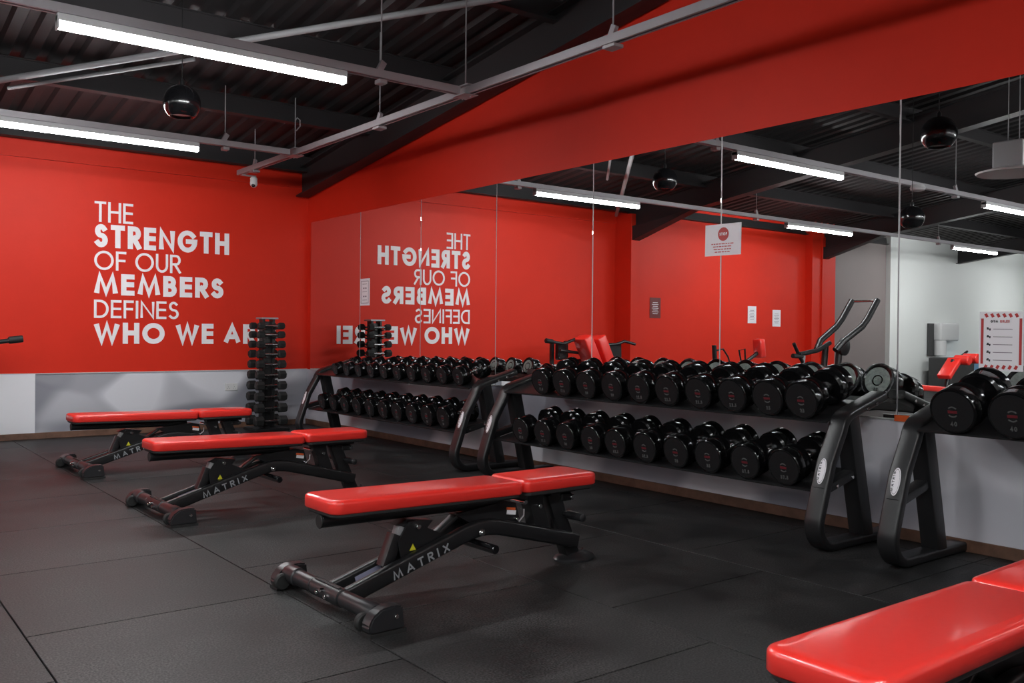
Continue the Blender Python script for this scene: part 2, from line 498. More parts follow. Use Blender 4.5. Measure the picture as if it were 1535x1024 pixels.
# rafters of the portal frames, with their columns
for i, xr in enumerate((-0.11, -5.32, -10.38, -15.6)):
    m = MB()
    Y0, Y1 = 10.30, YN + 0.05
    def zl(yy): return 2.745 + 0.127 * (YB - yy)
    for (dx, wx) in ((0, 0.012),):
        m.prism([(Y0, zl(Y0)), (Y1, zl(Y1)), (Y1, zl(Y1) + 0.33), (Y0, zl(Y0) + 0.33)], 'x', xr - 0.006, xr + 0.006)
    for o_ in (0.0, 0.32):
        m.prism([(Y0, zl(Y0) + o_), (Y1, zl(Y1) + o_), (Y1, zl(Y1) + o_ + 0.014), (Y0, zl(Y0) + o_ + 0.014)], 'x', xr - 0.085, xr + 0.085)
    if i in (1, 2):
        m.prism([(Y0, zl(Y0) - 0.25), (Y0 - 1.5, zl(Y0 - 1.5)), (Y0, zl(Y0))], 'x', xr - 0.08, xr + 0.08)
    m.build('rafter', 'steel_black', ceiling, smooth=0)
    if i in (1, 2):
        col = MB(); col.box((xr, 10.2, 1.5), (0.2, 0.36, 3.0), bev=0.004)
        struct(col.build('trim_6' if i == 1 else 'trim_7', 'red' if i < 3 else 'white_wall', smooth=0), 'red boxed steel column on the back wall')
# diagonal roof bracing tubes
b0, b1 = Vector((-5.0, 10.13, 0)), Vector((-0.35, 4.75, 0))
for a, b, dz_, rr in ((b0, b1, 0.27, 0.026), (Vector((-3.50, 8.76, 0)), Vector((-2.36, 7.47, 0)), 0.235, 0.016)):
    a.z = roof(a.y) - dz_; b.z = roof(b.y) - dz_
    MB().cyl(a, b, rr, 14).build('brace_tube', 'brace', ceiling)

# mirror panels
MT = 2.456
y1 = 10.275
names = ['against the back wall corner', 'second panel from the back corner', 'third panel from the back corner', 'fourth panel from the back corner',
         'fifth panel from the back corner', 'sixth panel from the back corner', 'seventh panel from the back corner',
         'eighth panel, behind the nearest rack', 'ninth panel, beyond the right edge of view']
for k in range(9):
    y0 = y1 - 1.259
    o = MB().box((-0.004, (y0 + y1) / 2, (DZ + MT) / 2), (0.006, 1.259 - 0.008, MT - DZ), bev=0.0012).build('mirror_panel', 'mirror', smooth=0)
    tag(o, 'tall frameless wall mirror, ' + names[k], 'mirror', 'wall mirrors on the right wall')
    s = MB().box((-0.002, y0, (DZ + MT) / 2), (0.004, 0.007, MT - DZ)).build('joint_strip', 'galv', wall_right, smooth=0)
    y1 = y0

# motto on the back wall, one mesh per letter
motto = thing('wall_lettering', 'white vinyl motto THE STRENGTH OF OUR MEMBERS DEFINES WHO WE ARE! on the red wall', 'lettering', (-2.44, YB, 0.977))
lines = [('THE', 2.276, .219, .026, .393), ('STRENGTH', 2.007, .247, .054, 1.457), ('OF OUR', 1.766, .206, .026, .908),
         ('MEMBERS', 1.501, .230, .054, 1.394), ('DEFINES', 1.253, .195, .026, .887), ('WHO WE ARE!', .977, .230, .054, 2.036)]
for txt, z, h, sw, wd in lines:
    L = []
    add_text(None, txt, (0, -0.0, z - 0.977), (1, 0, 0), (0, 0, 1), h, sw, width=wd, th=.003, letters=L, gap=.10 if sw < .04 else .12, space=.34)
    for ch, b in L:
        m = MB(); m.bm.free(); m.bm = b
        m.build('letter', 'letter', motto, smooth=0)

# ------------------------------------------------------------------ trunking and lamps
ZT, ZL = 2.885, 2.812
def rod(parent, x, y, z0, hook=False):
    m = MB().cyl((x, y, z0), (x, y, roof(y) - 0.02), 0.005, 8)
    m.build('drop_rod', 'brace', parent)
    if hook:
        m = MB().box((x, y, z0 + 0.02), (0.05, 0.03, 0.07), Matrix.Rotation(0.4, 3, 'Y'), bev=0.003)
        m.box((x, y, z0 - 0.045), (0.075, 0.07, 0.012), bev=0.002)
        m.build('clamp', 'galv', parent, smooth=0)
def channel(m, x0, x1, y, z, along='x', w_=0.055, h_=0.05):
    d = x1 - x0; c = (x0 + x1) / 2
    def bx(cc, dd):
        if along == 'x': m.box((c, y + cc[0], z + cc[1]), (d, dd[0], dd[1]))
        else: m.box((y + cc[0], c, z + cc[1]), (dd[0], d, dd[1]))
    bx((-w_ / 2, 0), (0.003, h_)); bx((w_ / 2, 0), (0.003, h_)); bx((0, h_ / 2), (w_, 0.003)); bx((-w_ / 2 + 0.009, -h_ / 2), (0.018, 0.003)); bx((w_ / 2 - 0.009, -h_ / 2), (0.018, 0.003))
rows = [(8.43, 'far', -19.0, -1.05, [-2.0, -6.92, -12.0, -16.9]), (5.49, 'middle', -19.0, -1.05, [-2.02, -6.92, -11.9, -16.8]),  # fourth lamps continue these rows out of view, added for brightness
        (2.90, 'unseen near', -12.0, -2.0, [-4.1, -6.6, -9.1]), (-0.1, 'rear', -12.0, -1.05, [-2.0, -4.5, -7.0, -9.5])]  # near and rear lamps: unseen, added at closer spacing to brighten the room
nth = ['first', 'second', 'third', 'fourth']
for Y, nm, xa, xb, ls in rows:
    t = thing('cable_trunking', f'straight grey steel trunking carrying the {nm} row of tube lamps', 'trunking', (xa, Y, ZT), group='ceiling trunking runs')
    m = MB(); channel(m, 0, xb - xa - 0.064, 0, 0); m.build('channel', 'galv', t, smooth=0)
    for rx in {8.43: [-1.75, -6.2, -11.5], 5.49: [-1.75, -6.2, -11.5], 2.90: [-3.0, -6.23, -11.5], -0.1: [-4.12, -6.62, -11.6]}[Y]:
        rod(t, rx - xa, 0, 0.02, True) if False else None
        mm = MB().cyl((rx - xa, 0, 0.02), (rx - xa, 0, roof(Y) - ZT - 0.02), 0.005, 8); mm.build('drop_rod', 'brace', t)
        mm = MB().box((rx - xa, 0, 0.055), (0.045, 0.03, 0.08), Matrix.Rotation(0.5, 3, 'Y'), bev=0.003)
        mm.box((rx - xa, -0.0, -0.05), (0.06, 0.075, 0.03), bev=0.004); mm.build('clamp', 'galv', t, smooth=0)
    for i, lx in enumerate(ls):
        lt = thing('tube_lamp', f'lit white LED batten lamp, {nth[i]} from the mirror wall on the {nm} trunking row', 'lamp', (lx - 0.875, Y, ZL - 0.04), group='LED batten lamps under the trunking')
        MB().box((0, 0, 0.062), (1.75, 0.064, 0.044), bev=0.003).build('housing', 'housing', lt, smooth=0)
        prof = [(-0.031, 0.040), (-0.031, 0.018), (-0.022, 0.004), (0, 0.0), (0.022, 0.004), (0.031, 0.018), (0.031, 0.040)]
        MB().prism(prof, 'x', -0.865, 0.865).build('diffuser', 'lamp', lt)
        for sx in (-1, 1):
            MB().box((sx * 0.87, 0, 0.036), (0.010, 0.068, 0.074), bev=0.002).build('end_cap', 'housing', lt, smooth=0)
t = thing('cable_trunking', 'long grey steel trunking running parallel to the mirror wall under the roof', 'trunking', (-1.05, -3.0, ZT), group='ceiling trunking runs')
m = MB(); channel(m, 0, 12.9, 0, 0, 'y'); m.build('channel', 'galv', t, smooth=0)
for ry in (3.95, 5.49, 6.75, 8.43, 9.45):
    MB().cyl((0, ry + 3.0, 0.02), (0, ry + 3.0, roof(ry) - ZT - 0.02), 0.005, 8).build('drop_rod', 'brace', t)
for ry in (3.95, 6.75, 9.45):
    mm = MB().box((0, ry + 3, 0.05), (0.03, 0.045, 0.07), Matrix.Rotation(0.5, 3, 'X'), bev=0.003)
    mm.box((0, ry + 3, -0.045), (0.08, 0.10, 0.022), bev=0.003); mm.build('clamp', 'galv', t, smooth=0)
for ry in (5.49, 8.43):
    mm = MB(); mm.box((-0.0, ry + 3, 0.032), (0.11, 0.20, 0.012), bev=0.002); mm.box((-0.0, ry + 3, -0.03), (0.12, 0.16, 0.006), bev=0.002)
    for a in (-0.07, -0.03, 0.03, 0.07):
        mm.cyl((0.02, ry + 3 + a, -0.04), (0.02, ry + 3 + a, -0.03), 0.004, 6)
    mm.build('junction_plate', 'galv', t, smooth=0)
mm = MB().tube([(0, 8.43 + 3, 0.32), (0.02, 11.43, 0.35), (0.05, 11.43, 0.33), (0.05, 11.43, 0.27), (0.01, 11.43, 0.22)], 0.006, 6); mm.build('cable_loop', 'brace', t)

# dome camera at the trunking end
t = thing('security_camera', 'small white dome security camera hanging at the end of the trunking near the corner', 'camera', (-0.93, 9.78, 2.725))
t.scale = (.8, .8, .8)
MB().lathe([(0, .045), (.05, .05), (.075, .03)], (0, 0, 0.07), (0, 0, 1), 24).build('mount', 'white', t)
MB().lathe([(-.052, .004), (-.045, .025), (-.02, .046), (0.0, .052), (.03, .050), (.05, .045)], (0, 0, 0.045), (0, 0, 1), 24).build('shell', 'white', t)
MB().lathe([(0, .026), (.012, .022), (.02, .01)], (-0.018, -0.030, 0.020), (-0.45, -0.75, -0.4), 20).build('lens', 'black_gloss', t)
MB().box((-0.06, 0.02, 0.155), (0.20, 0.03, 0.02), bev=0.002).build('bracket', 'galv', t, smooth=0)

# black pendant globes
def globe(x, y, z, r, label):
    t = thing('pendant_globe', label, 'pendant', (x, y, z), group='black pendant globes')
    n = 20; a0, a1 = R(40), R(172)
    prof = []
    for i in range(n + 1):
        a = a0 + (a1 - a0) * i / n
        prof.append((-r * math.cos(a), r * math.sin(a)))
    m = MB(); m.lathe([(prof[0][0] + 0.012, prof[0][1] * 0.86), (prof[0][0], prof[0][1] * 0.95)] + prof, (0, 0, 0), (0, 0, 1), 40); m.build('shell', 'black_gloss', t, smooth=50)
    MB().lathe([(0, 0.02), (0.03, 0.02), (0.05, 0.008)], (0, 0, r - 0.004), (0, 0, 1), 16).build('cap', 'black', t)
    MB().cyl((0, 0, r + 0.03), (0, 0, roof(y) - z - 0.02), 0.0035, 8).build('cord', 'black', t)
globe(-2.63, 6.93, 2.83, 0.136, 'glossy black globe pendant between the two lit rows, nearest the back wall motto')
globe(-2.96, 4.03, 2.90, 0.150, 'glossy black globe pendant seen high in the mirror right of the second lamp')
globe(-4.85, 5.30, 2.45, 0.134, 'lower glossy black globe pendant seen in the mirror before the pale wall')

# ceiling air outlet and smoke detector seen in the mirror
t = thing('ceiling_speaker_box', 'grey ceiling air outlet with a wide pale flared plate, seen at the mirror edge', 'air outlet', (-3.75, 3.75, 2.60))
MB().lathe([(0, .02), (0.006, .30), (0.02, .31), (0.05, .20), (0.06, .10)], (0, 0, 0), (0, 0, 1), 40).build('flared_plate', 'housing', t)
MB().box((0, 0, 0.17), (0.26, 0.26, 0.24), bev=0.01).build('box', 'brace', t, smooth=0)
for sx in (-1, 1):
    MB().cyl((sx * 0.11, 0, 0.28), (sx * 0.11, 0, roof(3.75) - 2.62), 0.004, 8).build('drop_rod', 'brace', t)
t = thing('smoke_detector', 'round pale smoke detector on the middle trunking seen in the mirror', 'detector', (-5.15, 5.40, 2.787))
MB().lathe([(0, .04), (.01, .075), (.035, .085), (.07, .07)], (0, 0, 0), (0, 0, 1), 28).build('body', 'housing', t)

# ------------------------------------------------------------------ signs
def sign_root(name, label, y0, y1, z0, z1, cat='sign', rot=0.0, group=None):
    t = thing(name, label, cat, (-0.0085, (y0 + y1) / 2, z0), group=group)
    t.rotation_euler = (rot, 0, 0)
    MB().box((0, 0, (z1 - z0) / 2), (0.0016, y1 - y0, z1 - z0)).build('sheet', 'paper', t, smooth=0)
    return t
def flat(t, m_, yc, zc, wy, hz, name, rot=0.0, x=-0.0013):
    MB().box((x, yc, zc), (0.0008, wy, hz), Matrix.Rotation(rot, 3, 'X')).build(name, m_, t, smooth=0)
# stop notice (landscape)
t = sign_root('stop_notice', 'white laminated notice with a red round STOP symbol stuck across the mirror joint', 3.815, 4.115, 1.662, 1.872, rot=R(0.6))
MB().lathe([(0, .045), (.0008, .045)], (-0.0010, -0.005, 0.142), (-1, 0, 0), 32).build('stop_disc', 'printred', t)
m = MB(); add_text(m.bm, 'STOP', (-0.0022, -0.005, 0.133), (0, -1, 0), (0, 0, 1), .020, .0045, gap=.2, th=.0006, align='c'); m.build('stop_word', 'paper', t, smooth=0)
m = MB()
for i, (a, b) in enumerate(((-.095, .09), (-.08, .085), (-.075, .07), (-.065, .06))):
    y = -a
    zz = 0.078 - i * 0.018
    x_ = a
    while x_ < b - 0.01:
        wl = random.uniform(.012, .03); wl = min(wl, b - x_)
        m.box((-0.0013, -(x_ + wl / 2) + 0.0, zz), (0.0008, wl, 0.006)); x_ += wl + .006
m.build('small_print', 'printred', t, smooth=0)
# gym rules sheet (portrait, striped border)
t = sign_root('rules_notice', 'white rules sheet with a red striped border on the mirror above the nearest rack', 2.052, 2.272, 0.958, 1.262, rot=R(0.3))
for sy in (-1, 1):
    flat(t, 'printred', sy * 0.095, 0.152, 0.013, 0.235, 'border_bar')
for zz, nn in ((0.285, 6), (0.020, 6)):
    for i in range(nn):
        flat(t, 'printred', -0.075 + 0.030 * i, zz, 0.014, 0.020, 'stripe', rot=(0.5 if zz < .1 else -0.5))
m = MB(); add_text(m.bm, 'RULES', (-0.0018, -0.018, 0.248), (0, -1, 0), (0, 0, 1), .013, .003, gap=.2, th=.0006, align='c'); m.build('heading', 'printred', t, smooth=0)
m = MB(); add_text(m.bm, 'GYM', (-0.0018, 0.035, 0.248), (0, -1, 0), (0, 0, 1), .013, .003, gap=.2, th=.0006, align='c'); m.build('heading', 'inkblack', t, smooth=0)
for i in range(5):
    zz = 0.215 - i * 0.040
    m = MB()
    m.box((-0.0013, 0.062, zz), (0.0008, 0.020, 0.006)); m.box((-0.0013, 0.062 + random.uniform(-.006, .006), zz + .006), (0.0008, 0.009, 0.006)); m.box((-0.0013, 0.056, zz - .005), (0.0008, 0.006, 0.006))
    m.build('pictogram', 'inkblack', t, smooth=0)
    flat(t, 'ink', -0.008, zz, 0.095, 0.003, 'text_line')
# portrait notice near the corner
t = sign_root('framed_notice', 'small white printed notice on the mirror near the back corner', 8.80, 9.012, 1.42, 1.715)
for sy in (-1, 1): flat(t, 'ink', sy * 0.082, 0.147, 0.006, 0.24, 'border_bar')
for zz in (0.267, 0.027): flat(t, 'ink', 0, zz, 0.17, 0.006, 'border_bar')
for zz in (0.19, 0.10):
    m = MB(); m.box((-0.0013, 0.02, zz), (0.0008, 0.03, 0.014)); m.box((-0.0013, -0.025, zz), (0.0008, 0.03, 0.014)); m.build('text_block', 'ink', t, smooth=0)
for zz in (0.235, 0.15, 0.06): flat(t, 'ink', 0, zz, 0.10, 0.005, 'text_line')
# orange tape at the mirror foot
tag(MB().box((-0.0165, 2.655, 0.674), (0.003, 0.15, 0.034), bev=0.0006).build('orange_tape', 'orange', smooth=0), 'short strip of orange tape on the mirror foot between the two near racks', 'tape')
# papers on the back wall, seen only in the mirror
def back_paper(name, label, x, z, w_, h_, m_, y, lm='ink'):
    t = thing(name, label, 'sign', (x, y - 0.004, z - h_ / 2))
    MB().box((0, 0, h_ / 2), (w_, 0.002, h_)).build('sheet', m_, t, smooth=0)
    for i in range(7):
        MB().box((0, -0.0015, h_ * (0.22 + 0.09 * i)), (w_ * (0.45 + 0.15 * (i % 2)), 0.001, h_ * 0.025)).build('text_line', lm, t, smooth=0)
    return t
back_paper('maroon_notice', 'dark maroon notice board on the red wall bay seen in the mirror', -5.95, 1.56, 0.25, 0.33, 'maroon', 10.2, 'paper')
back_paper('paper_notice', 'white paper on the red wall seen in the mirror, left of the pair', -8.42, 1.50, 0.24, 0.30, 'paper', 10.2)
back_paper('paper_notice', 'white paper on the red wall seen in the mirror, right of the pair', -9.13, 1.45, 0.24, 0.30, 'paper', 10.2)
# double socket on the back dado
t = thing('wall_socket', 'white double power socket on the grey back dado behind the dumbbell tower', 'socket', (-0.95, YB - 0.007, 0.435))
MB().box((0, -0.005, 0.043), (0.147, 0.01, 0.086), bev=0.003).build('plate', 'white', t, smooth=0)
for sx in (-1, 1):
    MB().box((sx * 0.035, -0.011, 0.066), (0.014, 0.004, 0.018), bev=0.001).build('switch', 'white', t, smooth=0)
    m = MB()
    for dx, dz in ((0, .018), (-.011, 0), (.011, 0)): m.box((sx * 0.035 + dx, -0.0105, 0.026 + dz), (0.006, 0.002, 0.004))
    m.build('socket_holes', 'inkblack', t, smooth=0)

# ------------------------------------------------------------------ benches
def pad_mesh(x0, x1, hw, z0, z1, cr0, cr1, edge=0.022, n=7):
    def outline(ins, z):
        pts = []
        for (cx, cy, a0, r) in ((x1, hw, 0, cr1), (x0, hw, 90, cr0), (x0, -hw, 180, cr0), (x1, -hw, 270, cr1)):
            sx = 1 if cx == x1 else -1; sy = 1 if cy > 0 else -1
            ox, oy = cx - sx * r, cy - sy * r
            rr = max(r - ins, 0.002)
            for i in range(n + 1):
                a = R(a0 + 90 * i / n)
                pts.append(Vector((ox + (rr) * math.cos(a), oy + (rr) * math.sin(a), z)))
        return pts
    rings = [outline(0.006, z0), outline(0, z0 + 0.006)]
    k = 6
    for i in range(k + 1):
        a = R(90 * i / k)
        rings.append(outline(edge * (1 - math.cos(a)), z1 - edge * 0.75 + edge * 0.75 * math.sin(a)))
    rings.append(outline(edge + 0.02, z1 + 0.002))
    m = MB(); m.loft(rings); return m

def make_bench():
    t = empty('weight_bench')
    # local x: -0.71 head end .. 0.75 seat end (towards the mirror); y across
    p = pad_mesh(-0.725, 0.255, 0.142, 0.392, 0.450, 0.05, 0.035).build('backrest_pad', 'vinyl', t, smooth=60)
    pad_mesh(-0.715, 0.245, 0.136, 0.376, 0.394, 0.05, 0.035, 0.004).build('pad_base', 'rubber', p, smooth=40)
    p.rotation_euler.y = R(1.0)
    p = pad_mesh(0.268, 0.745, 0.142, 0.392, 0.450, 0.035, 0.06).build('seat_pad', 'vinyl', t, smooth=60)
    pad_mesh(0.278, 0.735, 0.136, 0.372, 0.394, 0.035, 0.06, 0.004).build('pad_base', 'rubber', p, smooth=40)
    MB().cyl((-0.70, 0, 0.360), (0.20, 0, 0.346), 0.027, 24, 0.003).build('support_tube', 'black', t)
    MB().cyl((-0.707, 0, 0.360), (-0.699, 0, 0.360), 0.0285, 24, 0.002).build('tube_cap', 'rubber', t)
    # the two front rails and hump, swept to the rear upright
    path = [(-0.615, 0.052), (-0.05, 0.222)] + [(0.0, 0.236), (0.05, 0.245), (0.10, 0.247), (0.16, 0.240), (0.24, 0.220)] + [(0.66, 0.110)]
    for sy in (-1, 1):
        r_ = MB().bar(path, sy * 0.062, 0.042, 0.072, 0.012, 3).build('frame_rail', 'black', t)
        for (bx, bz) in ((0.055, 0.232),):
            MB().cyl((bx, sy * 0.084, bz), (bx, sy * 0.094, bz), 0.017, 16, 0.003).build('rail_bolt', 'chrome', r_)
            MB().cyl((bx, sy * 0.094, bz), (bx, sy * 0.102, bz), 0.008, 12, 0.002).build('rail_bolt', 'chrome', r_)
    # gap filler web between rails behind the hump
    MB().bar([(0.10, 0.235), (0.20, 0.222), (0.66, 0.100)], 0, 0.082, 0.05, 0.004).build('spine', 'black', t)
    # lettering on the camera-side rail
    d = Vector((0.565, 0, 0.170)).normalized(); u_ = Vector((-d.z, 0, d.x))
    m = MB()
    add_text(m.bm, 'MATRIX', Vector((-0.400, -0.0832, 0.0865)), d, u_, .040, .0072, width=0.30, gap=.40, th=-.0006 if False else .0006)
    m.build('lettering', 'logo', t, smooth=0)
    # front crossbar with moulded feet and wheels
    cb = MB()
    cb.lathe([(-0.37, .030), (-0.365, .034), (-0.13, .034), (-0.127, .029), (-0.118, .029), (-0.115, .037), (0.115, .037), (0.118, .029), (0.127, .029), (0.13, .034), (0.365, .034), (0.37, .030)], (-0.655, 0, 0.066), (0, 1, 0), 20)
    cb.build('front_crossbar', 'plastic', t)
    cb = MB()
    cb.box((-0.662, 0, 0.103), (0.016, 0.20, 0.006), bev=0.002); cb.build('crossbar_cover', 'rubber', t, smooth=0)
    for sy in (-1, 1):
        fb = MB()
        fb.prism([(-0.715, 0.012), (-0.722, 0.040), (-0.705, 0.074), (-0.665, 0.100), (-0.61, 0.104), (-0.575, 0.098), (-0.566, 0.012)], 'y', sy * 0.365, sy * 0.430)
        bmesh.ops.recalc_face_normals(fb.bm, faces=fb.bm.faces)
        bmesh.ops.bevel(fb.bm, geom=list(fb.bm.edges), offset=0.007, segments=2, affect='EDGES')
        f_ = fb.build('foot', 'plastic', t, smooth=40)
        MB().prism([(-0.718, 0.0), (-0.718, 0.014), (-0.562, 0.014), (-0.562, 0.0)], 'y', sy * 0.362, sy * 0.433).build('rubber_sole', 'rubber', f_, smooth=0)
        MB().lathe([(0, .034), (.005, .040), (.09, .040), (.10, .036)], (-0.655, sy * 0.275, 0.066), (0, sy, 0), 20).build('foot_sleeve', 'plastic', f_)
        MB().cyl((-0.70, sy * 0.335, 0.040), (-0.70, sy * 0.364, 0.040), 0.036, 24, 0.006).build('wheel', 'rubber', t)
        MB().cyl((-0.605, sy * 0.430, 0.062), (-0.605, sy * 0.436, 0.062), 0.009, 12, 0.002).build('foot_bolt', 'chrome', f_)
    for dy, dz in ((-0.035, -0.008), (0.035, -0.004), (0.0, 0.010)):
        MB().cyl((-0.680, dy, 0.070 + dz), (-0.702, dy, 0.070 + dz), 0.009, 10, 0.002).build('chrome_bolt', 'chrome', t)
    # adjuster: slotted box between the rails, sliding link and hinge plates
    MB().bar([(-0.40, 0.130), (-0.345, 0.262)], 0, 0.060, 0.050, 0.004).build('ladder_box', 'black', t)
    MB().bar([(-0.345, 0.235), (-0.325, 0.295)], 0, 0.045, 0.03, 0.004).build('ladder_tongue', 'brace', t)
    for sy in (-1, 1):
        m = MB(); m.prism([(-0.335, 0.150), (-0.355, 0.235), (-0.30, 0.315), (-0.24, 0.315), (-0.20, 0.275), (-0.06, 0.215), (-0.10, 0.180)], 'y', sy * 0.030, sy * 0.038)
        m.build('hinge_plate', 'black', t, smooth=0)
        MB().cyl((-0.255, sy * 0.036, 0.290), (-0.255, sy * 0.050, 0.290), 0.012, 12, 0.002).build('chrome_bolt', 'chrome', t)
    m = MB(); m.prism([(-0.36, 0.305), (-0.20, 0.275), (-0.17, 0.305), (-0.30, 0.325)], 'y', -0.028, 0.028); m.build('hinge_bracket', 'black', t, smooth=0)
    MB().bar([(-0.17, 0.215), (-0.02, 0.312)], -0.0, 0.050, 0.018, 0.004).build('link_arm', 'black', t)
    m = MB(); m.prism([(-0.05, 0.315), (0.24, 0.345), (0.30, 0.33), (0.33, 0.23), (0.10, 0.23)], 'y', -0.03, 0.03); m.build('pivot_bracket', 'black', t, smooth=0)
    MB().cyl((0.345, -0.05, 0.330), (0.345, 0.05, 0.330), 0.012, 14, 0.002).build('chrome_bolt', 'chrome', t)
    MB().cyl((0.44, -0.05, 0.300), (0.44, 0.05, 0.300), 0.012, 14, 0.002).build('chrome_bolt', 'chrome', t)
    MB().cyl((0.30, -0.045, 0.255), (0.30, 0.045, 0.255), 0.008, 14, 0.002).build('chrome_bolt', 'chrome', t)
    m = MB(); m.prism([(0.355, 0.375), (0.46, 0.375), (0.47, 0.30), (0.52, 0.175), (0.42, 0.195), (0.40, 0.27)], 'y', -0.034, 0.034); m.build('seat_bracket', 'black', t, smooth=0)
    MB().tube([(0.335, -0.047, 0.30), (0.33, -0.052, 0.27), (0.30, -0.052, 0.245)], 0.004, 6).build('release_wire', 'galv', t)
    # rear upright and pad, footholds
    MB().bar([(0.54, 0.352), (0.60, 0.20), (0.675, 0.03)], 0, 0.062, [0.085, 0.078, 0.082], 0.006).build('rear_upright', 'black', t)
    m = MB(); m.box((0.57, 0, 0.360), (0.22, 0.07, 0.026), bev=0.003); m.box((0.62, 0, 0.325), (0.07, 0.078, 0.04), bev=0.006); m.build('seat_mount', 'black', t, smooth=0)
    MB().cyl((0.655, -0.045, 0.322), (0.655, 0.045, 0.322), 0.014, 14, 0.003).build('chrome_bolt', 'chrome', t)
    m = MB(); m.loft([[Vector((0.705 + rx * math.cos(a), ry * math.sin(a), z)) for a in [2 * PI * i / 28 for i in range(28)]] for z, rx, ry in ((0.0, .118, .085), (.010, .118, .085), (.022, .108, .076), (.034, .075, .052), (.04, .06, .045))])
    m.build('rear_foot', 'plastic', t)
    MB().cyl((0.745, -0.02, 0.038), (0.745, -0.02, 0.052), 0.006, 8).build('chrome_bolt', 'chrome', t)
    MB().cyl((0.050, -0.20, 0.175), (0.050, 0.20, 0.175), 0.020, 18, 0.004).build('foothold_bar', 'black_gloss', t)
    MB().cyl((0.61, -0.16, 0.242), (0.61, 0.16, 0.242), 0.014, 18, 0.003).build('seat_foothold', 'black', t)
    for sy in (-1, 1):
        MB().lathe([(0, .014), (.004, .020), (.02, .021), (.09, .019), (.108, .020), (.112, .014)], (0.61, sy * 0.055, 0.242), (0, sy, 0), 18).build('grip', 'plastic', t)
    # stickers
    m = MB(); m.prism([(-0.297, 0.190), (-0.264, 0.190), (-0.280, 0.219)], 'y', -0.0392, -0.0383); m.build('warning_sticker', 'yellow', t, smooth=0)
    rt_ = Matrix.Rotation(-math.atan(0.30), 3, 'Y')
    m = MB(); m.box((-0.45, 0.0405, 0.098), (0.13, 0.001, 0.034), rt_); m.build('data_label', 'labelgrey', t, smooth=0)
    rt_ = Matrix.Rotation(0.15, 3, 'Y')
    MB().box((0.272, -0.0305, 0.288), (0.055, 0.001, 0.020), rt_).build('caution_sticker', 'paper', t, smooth=0)
    MB().box((0.270, -0.0305, 0.306), (0.055, 0.001, 0.012), rt_).build('caution_sticker', 'orange', t, smooth=0)
    return t
BG = 'red padded flat weight benches in a row'
b1 = make_bench()
b1.location = (-2.5, 3.40, 0); b1.rotation_euler = (0, 0, R(1.5))
tag(b1, 'red padded weight bench at centre front, whole bench in view', 'bench', BG)
for x, y, a, lb in ((-2.5, 5.72, 1.5, 'red padded weight bench between the centre front bench and the farthest one'),
                    (-2.5, 7.80, 1.5, 'farthest red padded weight bench, by the back wall and the dumbbell tower'),
                    (-2.5, 1.10, 1.5, 'nearest red padded weight bench, cut off at the bottom right corner')):
    c = copy_tree(b1)
    c.location = (x, y, 0); c.rotation_euler = (0, 0, R(a)); c['label'] = lb

# ------------------------------------------------------------------ dumbbell racks
TOPT, BOTT = R(15), R(12)
TOPC, BOTC = (-0.36, 0.7197), (-0.425, 0.348)     # tray contact line under dumbbell centres (x,z)
def make_end_frame(t, yc, side):
    # yc in rack-local y, bar face towards the room
    pa = [(-0.02, 0.028), (-0.50, 0.028)] + arc((-0.585, 0.145), 0.118, -90, -198, 9) + [(-0.60, 0.46)] + arc((-0.39, 0.60), 0.115, 168, 108, 6) + [(-0.30, 0.745), (-0.10, 0.800)]
    f = MB().bar(pa, yc, 0.10, 0.050, 0.014, 3).build('end_frame', 'black', t)
    m = MB().bar([(-0.415, 0.700), (-0.26, 0.04)], yc, 0.094, 0.095, 0.010, 2); m.build('rear_post', 'black', t)
    MB().bar([(-0.665, 0.318), (-0.335, 0.398)], yc, 0.070, 0.045, 0.008).build('shelf_arm', 'black', t)
    # oval badge on the sloping front face
    d = Vector((0.10, 0, 0.285)).normalized()   # along the front bar
    a, b = Vector((-0.697, 0, 0.183)), Vector((-0.60, 0, 0.46))
    d = (b - a).normalized(); nrm = Vector((-d.z, 0, d.x))
    c = a.lerp(b, 0.83) + nrm * 0.0262; c.y = yc
    def el(rx, ry, off):
        return [c + nrm * off + Vector((0, 1, 0)) * (ry * math.cos(q)) + d * (rx * math.sin(q)) for q in [2 * PI * i / 28 for i in range(28)]]
    bd = MB(); bd.loft([el(.070, .023, -0.002), el(.070, .023, .0012)]); bd = bd.build('badge', 'paper', f, smooth=0)
    m = MB()
    pts = el(.064, .0185, .0014)
    for i in range(28):
        p, q = pts[i], pts[(i + 1) % 28]
        cc = c + nrm * .0014
        pi, qi = cc + (p - cc) * .95, cc + (q - cc) * .95
        m.bm.faces.new([m.bm.verts.new(v) for v in (p, q, qi, pi)])
    add_text(m.bm, 'MATRIX', c + nrm * 0.0013 - Vector((0, 1, 0)) * (-0.006), d, Vector((0, 1, 0)), .013, .0032, width=.098, gap=.3, th=.0006, align='c')
    m.build('badge_print', 'inkblack', f, smooth=0)
    for (bx, bz) in ((-0.58, 0.345), (-0.44, 0.380), (-0.30, 0.735), (-0.21, 0.762)):
        MB().cyl((bx, yc - side * 0.05, bz), (bx, yc - side * 0.058, bz), 0.010, 12, 0.002).build('bolt', 'chrome', f)
def tray(t, c, ang, L, y0, name, back=0.19, front=0.176):
    s_, co = math.sin(ang), math.cos(ang)
    def P(u, v): return (c[0] + u * co - v * s_, c[1] + u * s_ + v * co)
    m = MB()
    m.prism([P(-front, 0.0), P(-front - 0.009, -0.003), P(-front - 0.009, -0.010), P(-front - 0.003, -0.010), P(-front, -0.006), P(back, -0.006), P(back, -0.03), P(back + 0.008, -0.03), P(back + 0.008, 0.0)], 'y', y0, y0 + L)
    return m.build(name, 'black', t, smooth=0)
